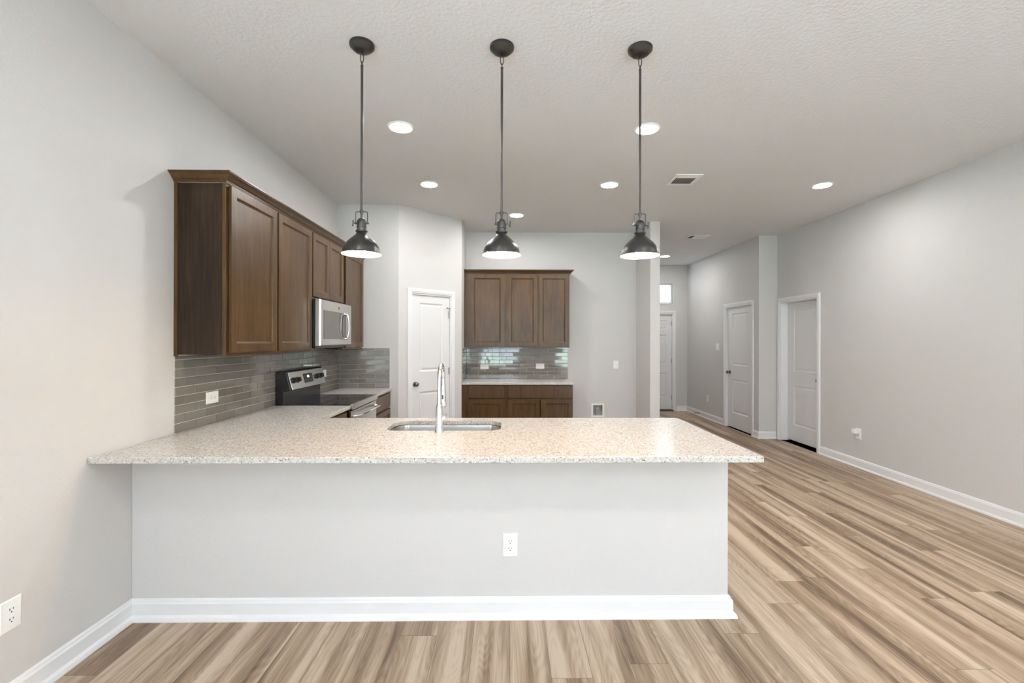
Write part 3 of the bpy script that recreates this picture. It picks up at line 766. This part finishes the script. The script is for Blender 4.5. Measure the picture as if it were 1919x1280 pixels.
def switch(loc, rotz, label, gang=1):
    t = thing('light_switch', label, 'switch', loc, rotz); W_, H_ = 0.073 + 0.046 * (gang - 1), 0.118
    bm = B(); loft(bm, [[(-W_/2, 0, -H_/2), (W_/2, 0, -H_/2), (W_/2, 0, H_/2), (-W_/2, 0, H_/2)], [(-W_/2, -0.003, -H_/2), (W_/2, -0.003, -H_/2), (W_/2, -0.003, H_/2), (-W_/2, -0.003, H_/2)],
                       [(-W_/2+.004, -0.006, -H_/2+.004), (W_/2-.004, -0.006, -H_/2+.004), (W_/2-.004, -0.006, H_/2-.004), (-W_/2+.004, -0.006, H_/2-.004)]])
    obj('cover_plate', bm, M['plastic'], t)
    for g in range(gang):
        x = (g - (gang - 1) / 2) * 0.046
        bm = B(); box(bm, x - 0.0055, x + 0.0055, -0.0065, -0.0055, -0.012, 0.012); prism(bm, [(-0.006, -0.004), (-0.006, 0.006), (-0.016, 0.010), (-0.015, 0.003)], 'x', x - 0.0035, x + 0.0035)
        obj('toggle', bm, M['plastic'], t)
    return t

outlet((0.026, PY, 0.381), 0, 'white duplex outlet low on the front of the half wall')
outlet((XL, 1.835, 0.376), PI / 2, 'white duplex outlet on left wall cut by the photo edge', w=0.080)
outlet((XL + 0.0088, 3.064, 1.086), PI / 2, 'white sideways outlet in the left tile nearest the camera', True)
outlet((XL + 0.0088, 4.925, 1.112), PI / 2, 'white outlet in the left tile behind the range panel', True)
outlet((-0.309, YB - 0.0088, 1.090), 0, 'left white sideways outlet in the back wall tile', True)
outlet((0.506, YB - 0.0088, 1.097), 0, 'right white sideways outlet in the back wall tile', True)
switch((1.623, YB, 1.118), 0, 'white single switch plate on the fridge space wall')
switch((XR2, 8.142, 1.365), -PI / 2, 'white double switch plate left of the closet door', 2)
outlet((XR2, 8.55, 0.382), -PI / 2, 'white outlet low on the hallway wall left of closet door')
outlet((XR, 5.225, 0.395), -PI / 2, 'white outlet low on the long right wall behind plug-in')
bm = B(); box(bm, -0.024, 0.024, -0.062, -0.0082, -0.026, 0.026)
o = obj('plug_adapter', bm, M['plastic'], bevel=0.005); o.location = (XR, 5.232, 0.425); o.rotation_euler = (0, 0, -PI / 2)
tag(o, 'small white plug-in adapter in the right wall outlet', 'adapter')

# refrigerator water box
t = thing('fridge_water_box', 'white framed recessed water box low in the fridge space', 'water box', (1.356, YB, 0.446))
bm = B()
for a, b, c, d in ((-0.095, -0.07, -0.102, 0.102), (0.07, 0.095, -0.102, 0.102), (-0.07, 0.07, -0.102, -0.076), (-0.07, 0.07, 0.076, 0.102)): box(bm, a, b, -0.006, 0.0, c, d)
obj('box_frame', bm, M['plastic'], t, bevel=0.002)
bm = B(); box(bm, -0.069, 0.069, 0.085, 0.09, -0.075, 0.075); obj('box_back', bm, M['box_grey'], t)
bm = B(); lathe(bm, [(0.0, -0.075), (0.010, -0.075), (0.010, 0.0), (0.014, 0.0), (0.014, 0.018), (0.0, 0.018)], 14, (-0.01, 0.045, 0.0)); tube(bm, [(-0.01, 0.045, 0.018), (-0.01, 0.03, 0.03), (0.02, 0.02, 0.032)], 0.005, 8); obj('water_valve', bm, M['chrome'], t, True)

# spring door stop on the hallway baseboard
bm = B(); pts = []
for k in range(60):
    a = 2 * PI * k / 6; pts.append((-0.012 - 0.0011 * k, 0.008 * math.cos(a), 0.008 * math.sin(a)))
tube(bm, pts, 0.0018, 6); lathe(bm, [(0.0, -0.090), (0.009, -0.090), (0.009, -0.076), (0.0, -0.076)], 12, (0, 0, 0), 'x'); lathe(bm, [(0.011, -0.001), (0.011, -0.013), (0.0, -0.013)], 12, (0, 0, 0), 'x', True)
o = obj('door_stop', bm, M['nickel'], smooth=True); o.location = (XR2 - 0.0135, 8.90, 0.055)
tag(o, 'dark spring door stop on the hallway baseboard', 'door stop')

# ------------------------------------------------------------------ ceiling vents
def vent(loc, w, d, label, style):
    t = thing('ceiling_vent', label, 'vent', loc); b = 0.034
    bm = B()
    for a, c, e, f in ((-w/2, w/2, -d/2, -d/2 + b), (-w/2, w/2, d/2 - b, d/2), (-w/2, -w/2 + b, -d/2 + b, d/2 - b), (w/2 - b, w/2, -d/2 + b, d/2 - b)):
        box(bm, a, c, e, f, -0.008, 0.0)
    obj('vent_frame', bm, M['vent_white'], t, bevel=0.003)
    bm = B(); box(bm, -w/2 + b, w/2 - b, -d/2 + b, d/2 - b, -0.0015, -0.0005); obj('vent_shade_sheet', bm, M['vent_dark'], t)  # flat dark sheet under the ceiling, painted shade between louvers
    def slat_x(x, y0, y1, ang):
        hw = 0.0055 if style == 'grid' else 0.009
        bm = B(); c, s = hw * math.cos(ang), hw * math.sin(ang)
        prism(bm, [(x - c, -0.010 - s), (x + c, -0.010 + s), (x + c + 0.001, -0.009 + s), (x - c + 0.001, -0.009 - s)], 'y', y0, y1); obj('louver', bm, M['vent_white'], t)
    def slat_y(y, x0, x1, ang):
        bm = B(); c, s = 0.009 * math.cos(ang), 0.009 * math.sin(ang)
        prism(bm, [(y - c, -0.010 - s), (y + c, -0.010 + s), (y + c + 0.001, -0.009 + s), (y - c + 0.001, -0.009 - s)], 'x', x0, x1); obj('louver', bm, M['vent_white'], t)
    if style == 'grid':
        n = 11; x0 = -w/2 + b + 0.012; x1 = w/2 - b - 0.012
        for k in range(n): slat_x(x0 + (x1 - x0) * k / (n - 1), -d/2 + 0.080, d/2 - 0.080, 0.45)
        for s in (-1, 1):
            slat_y(s * (d/2 - 0.046), -w/2 + b, w/2 - b, 0.35 * s); slat_y(s * (d/2 - 0.070), -w/2 + b, w/2 - b, 0.35 * s)
    else:
        x0 = -w/2 + b + 0.008; x1 = w/2 - b - 0.008
        for k in range(12):
            x = x0 + (x1 - x0) * k / 11
            slat_x(x, -d/2 + b, d/2 - b, 0.75 if k < 3 else -0.45)
    return t
vent((1.756, 4.459, ZC), 0.265, 0.295, 'white louvered ceiling vent nearer the camera', 'grid')
vent((2.915, 6.900, ZC), 0.305, 0.250, 'white louvered ceiling vent at the hallway mouth', 'row')

# ------------------------------------------------------------------ recessed lights
LIGHTS = [((-0.785, 3.404), 'recessed ceiling light nearest the left pendant'),
          ((1.059, 3.397), 'recessed ceiling light just beside the right pendant rod'),
          ((-0.782, 4.641), 'recessed ceiling light above the range end of the kitchen'),
          ((1.054, 4.621), 'recessed ceiling light left of the nearer ceiling vent'),
          ((0.135, 5.762), 'recessed ceiling light above the back wall cabinets'),
          ((3.225, 4.595), 'recessed ceiling light nearest the long right wall'),
          ((2.982, 8.491), 'recessed ceiling light deep in the hallway')]
LIVING = [((x, y), 'recessed ceiling light over the foreground living area, %s row, %s' % (r, c)) for y, r in ((0.45, 'nearer'), (-1.9, 'farther')) for x, c in ((-0.78, 'left'), (1.06, 'middle'), (3.2, 'right'))] + [((3.2, 1.85), 'added unseen recessed light brightening the right wall')]  # last light is an added one, unseen, to brighten the right wall
root = None
for (x, y), lab in LIGHTS:
    if root is None:
        root = thing('recessed_light', lab, 'ceiling light', (x, y, ZC), 0, 'recessed ceiling lights')
        bm = B(); lathe(bm, [(0.097, 0.0), (0.096, -0.004), (0.090, -0.008), (0.081, -0.009), (0.079, -0.005)], 40); obj('trim_ring', bm, M['vent_white'], root, True)
        bm = B(); lathe(bm, [(0.0795, -0.005), (0.070, -0.0062), (0.0, -0.0065)], 40); obj('lens', bm, M['led'], root, True)
    else: dup(root, (x, y, ZC), label=lab)
lroot = thing('recessed_light', LIVING[0][1], 'ceiling light', (*LIVING[0][0], ZC), 0, 'recessed ceiling lights')
for ch in root.children:
    c = ch.copy(); COL.objects.link(c); c.parent = lroot
    if c.name.startswith('lens'):
        c.data = c.data.copy(); c.data.materials[0] = M['living_led']
for (x, y), lab in LIVING[1:]: dup(lroot, (x, y, ZC), label=lab)

# ------------------------------------------------------------------ pendants
def pendant(loc, rotz, label):
    t = thing('pendant_light', label, 'pendant light', loc, rotz, 'pendant lights over the peninsula')
    DZ = 1.930 - ZC                       # rim height below the ceiling
    bm = B(); lathe(bm, [(0.0, 0.0), (0.064, 0.0), (0.066, -0.006), (0.064, -0.016), (0.056, -0.022), (0.050, -0.030), (0.040, -0.037), (0.026, -0.040), (0.0, -0.041)], 40); obj('canopy', bm, M['pewter'], t, True)
    bm = B(); lathe(bm, [(0.007, -0.040), (0.007, -0.052), (0.0, -0.054)], 12); obj('canopy_nut', bm, M['pewter'], t, True)
    bm = B(); tube(bm, [(0.0085 * math.cos(a), 0, -0.074 + 0.026 * math.sin(a)) for a in [2 * PI * k / 20 for k in range(20)]], 0.0024, 8, closed=True); obj('chain_link', bm, M['pewter'], t, True)
    bm = B(); tube(bm, [(0, 0.0085 * math.cos(a), -0.106 + 0.011 * math.sin(a)) for a in [2 * PI * k / 16 for k in range(16)]], 0.0024, 8, closed=True); obj('chain_link', bm, M['pewter'], t, True)
    bm = B(); lathe(bm, [(0.0, -0.114), (0.0075, -0.114), (0.0065, -0.13), (0.0062, DZ + 0.232), (0.0062, DZ + 0.18), (0.0, DZ + 0.18)], 16); obj('rod', bm, M['pewter'], t, True)
    Y = DZ
    bm = B()
    tube(bm, [(-0.031, 0, Y + 0.168), (-0.031, 0, Y + 0.224), (-0.028, 0, Y + 0.229), (0.028, 0, Y + 0.229), (0.031, 0, Y + 0.224), (0.031, 0, Y + 0.168)], 0.0026, 8)
    lathe(bm, [(0.0, Y + 0.221), (0.0095, Y + 0.221), (0.0095, Y + 0.237), (0.0, Y + 0.237)], 16)
    obj('yoke', bm, M['pewter'], t, True)
    bm = B()
    lathe(bm, [(0.0, -0.038), (0.006, -0.038), (0.006, -0.022), (0.0, -0.022)], 10, (0, 0, Y + 0.168), 'x')
    obj('yoke_bolt', bm, M['pewter'], t, True)
    bm = B()
    lathe(bm, [(0.0, 0.022), (0.006, 0.022), (0.006, 0.036), (0.003, 0.037), (0.003, 0.047), (0.0, 0.047)], 10, (0, 0, Y + 0.168), 'x')
    tube(bm, [(0.046, 0.004, Y + 0.152), (0.046, 0, Y + 0.168), (0.046, -0.004, Y + 0.184)], [0.0045, 0.003, 0.0045], 8)
    obj('thumb_screw', bm, M['pewter'], t, True)
    bm = B()
    lathe(bm, [(0.0, Y + 0.196), (0.010, Y + 0.195), (0.019, Y + 0.188), (0.0235, Y + 0.178), (0.0245, Y + 0.168), (0.0245, Y + 0.150), (0.0262, Y + 0.149), (0.0262, Y + 0.144), (0.0235, Y + 0.143), (0.0235, Y + 0.128), (0.0315, Y + 0.127), (0.0315, Y + 0.121), (0.0255, Y + 0.120)], 32)
    sc = obj('socket_cup', bm, M['pewter'], t, True)
    for k in range(8):
        a = 2 * PI * k / 8; bm = B()
        v = [bm.verts.new((r * math.cos(a + da), r * math.sin(a + da), z)) for r, da, z in ((0.0249, -0.13, Y + 0.160), (0.0249, 0.13, Y + 0.160), (0.0238, 0.13, Y + 0.180), (0.0238, -0.13, Y + 0.180))]
        bm.faces.new(v)
        bmesh.ops.solidify(bm, geom=list(bm.faces), thickness=0.0008)
        obj('vent_slot', bm, M['dark_slot'], sc)
    op = [(0.0255, 0.120), (0.028, 0.111), (0.033, 0.104), (0.041, 0.0965), (0.053, 0.0865), (0.065, 0.0755), (0.076, 0.064), (0.085, 0.052), (0.092, 0.039), (0.0965, 0.026), (0.0992, 0.012), (0.1003, 0.007), (0.1042, 0.004), (0.1055, 0.0)]
    bm = B(); lathe(bm, [(r, Y + z) for r, z in op] + [(0.1035, Y + 0.0003)], 48); sh = obj('shade', bm, M['pewter'], t, True)
    bm = B(); lathe(bm, [(0.1035, Y + 0.0003), (0.0988, Y + 0.0065), (0.0974, Y + 0.012), (0.0948, Y + 0.0255), (0.0903, Y + 0.038), (0.0833, Y + 0.0505), (0.0745, Y + 0.062), (0.0635, Y + 0.0735), (0.0515, Y + 0.0845), (0.0395, Y + 0.0945), (0.030, Y + 0.101), (0.0, Y + 0.103)], 48)
    ln = obj('shade_lining', bm, M['shade_white'], sh, True); ln['label'] = 'white enamel inside of the shade'
    bm = B(); lathe(bm, [(0.0, Y + 0.090), (0.014, Y + 0.088), (0.015, Y + 0.070), (0.026, Y + 0.052), (0.030, Y + 0.036), (0.026, Y + 0.020), (0.014, Y + 0.010), (0.0, Y + 0.008)], 24); obj('light_bulb', bm, M['bulb'], t, True)
    return t
p0 = pendant((-0.023, 2.462, ZC), 0, 'middle of the three dark metal pendant lights over the counter')
dup(p0, (-0.775, 2.456, ZC), PI, 'left of the three dark metal pendant lights, nearest the cabinets')
dup(p0, (0.729, 2.466, ZC), 0, 'right of the three dark metal pendant lights over the counter')
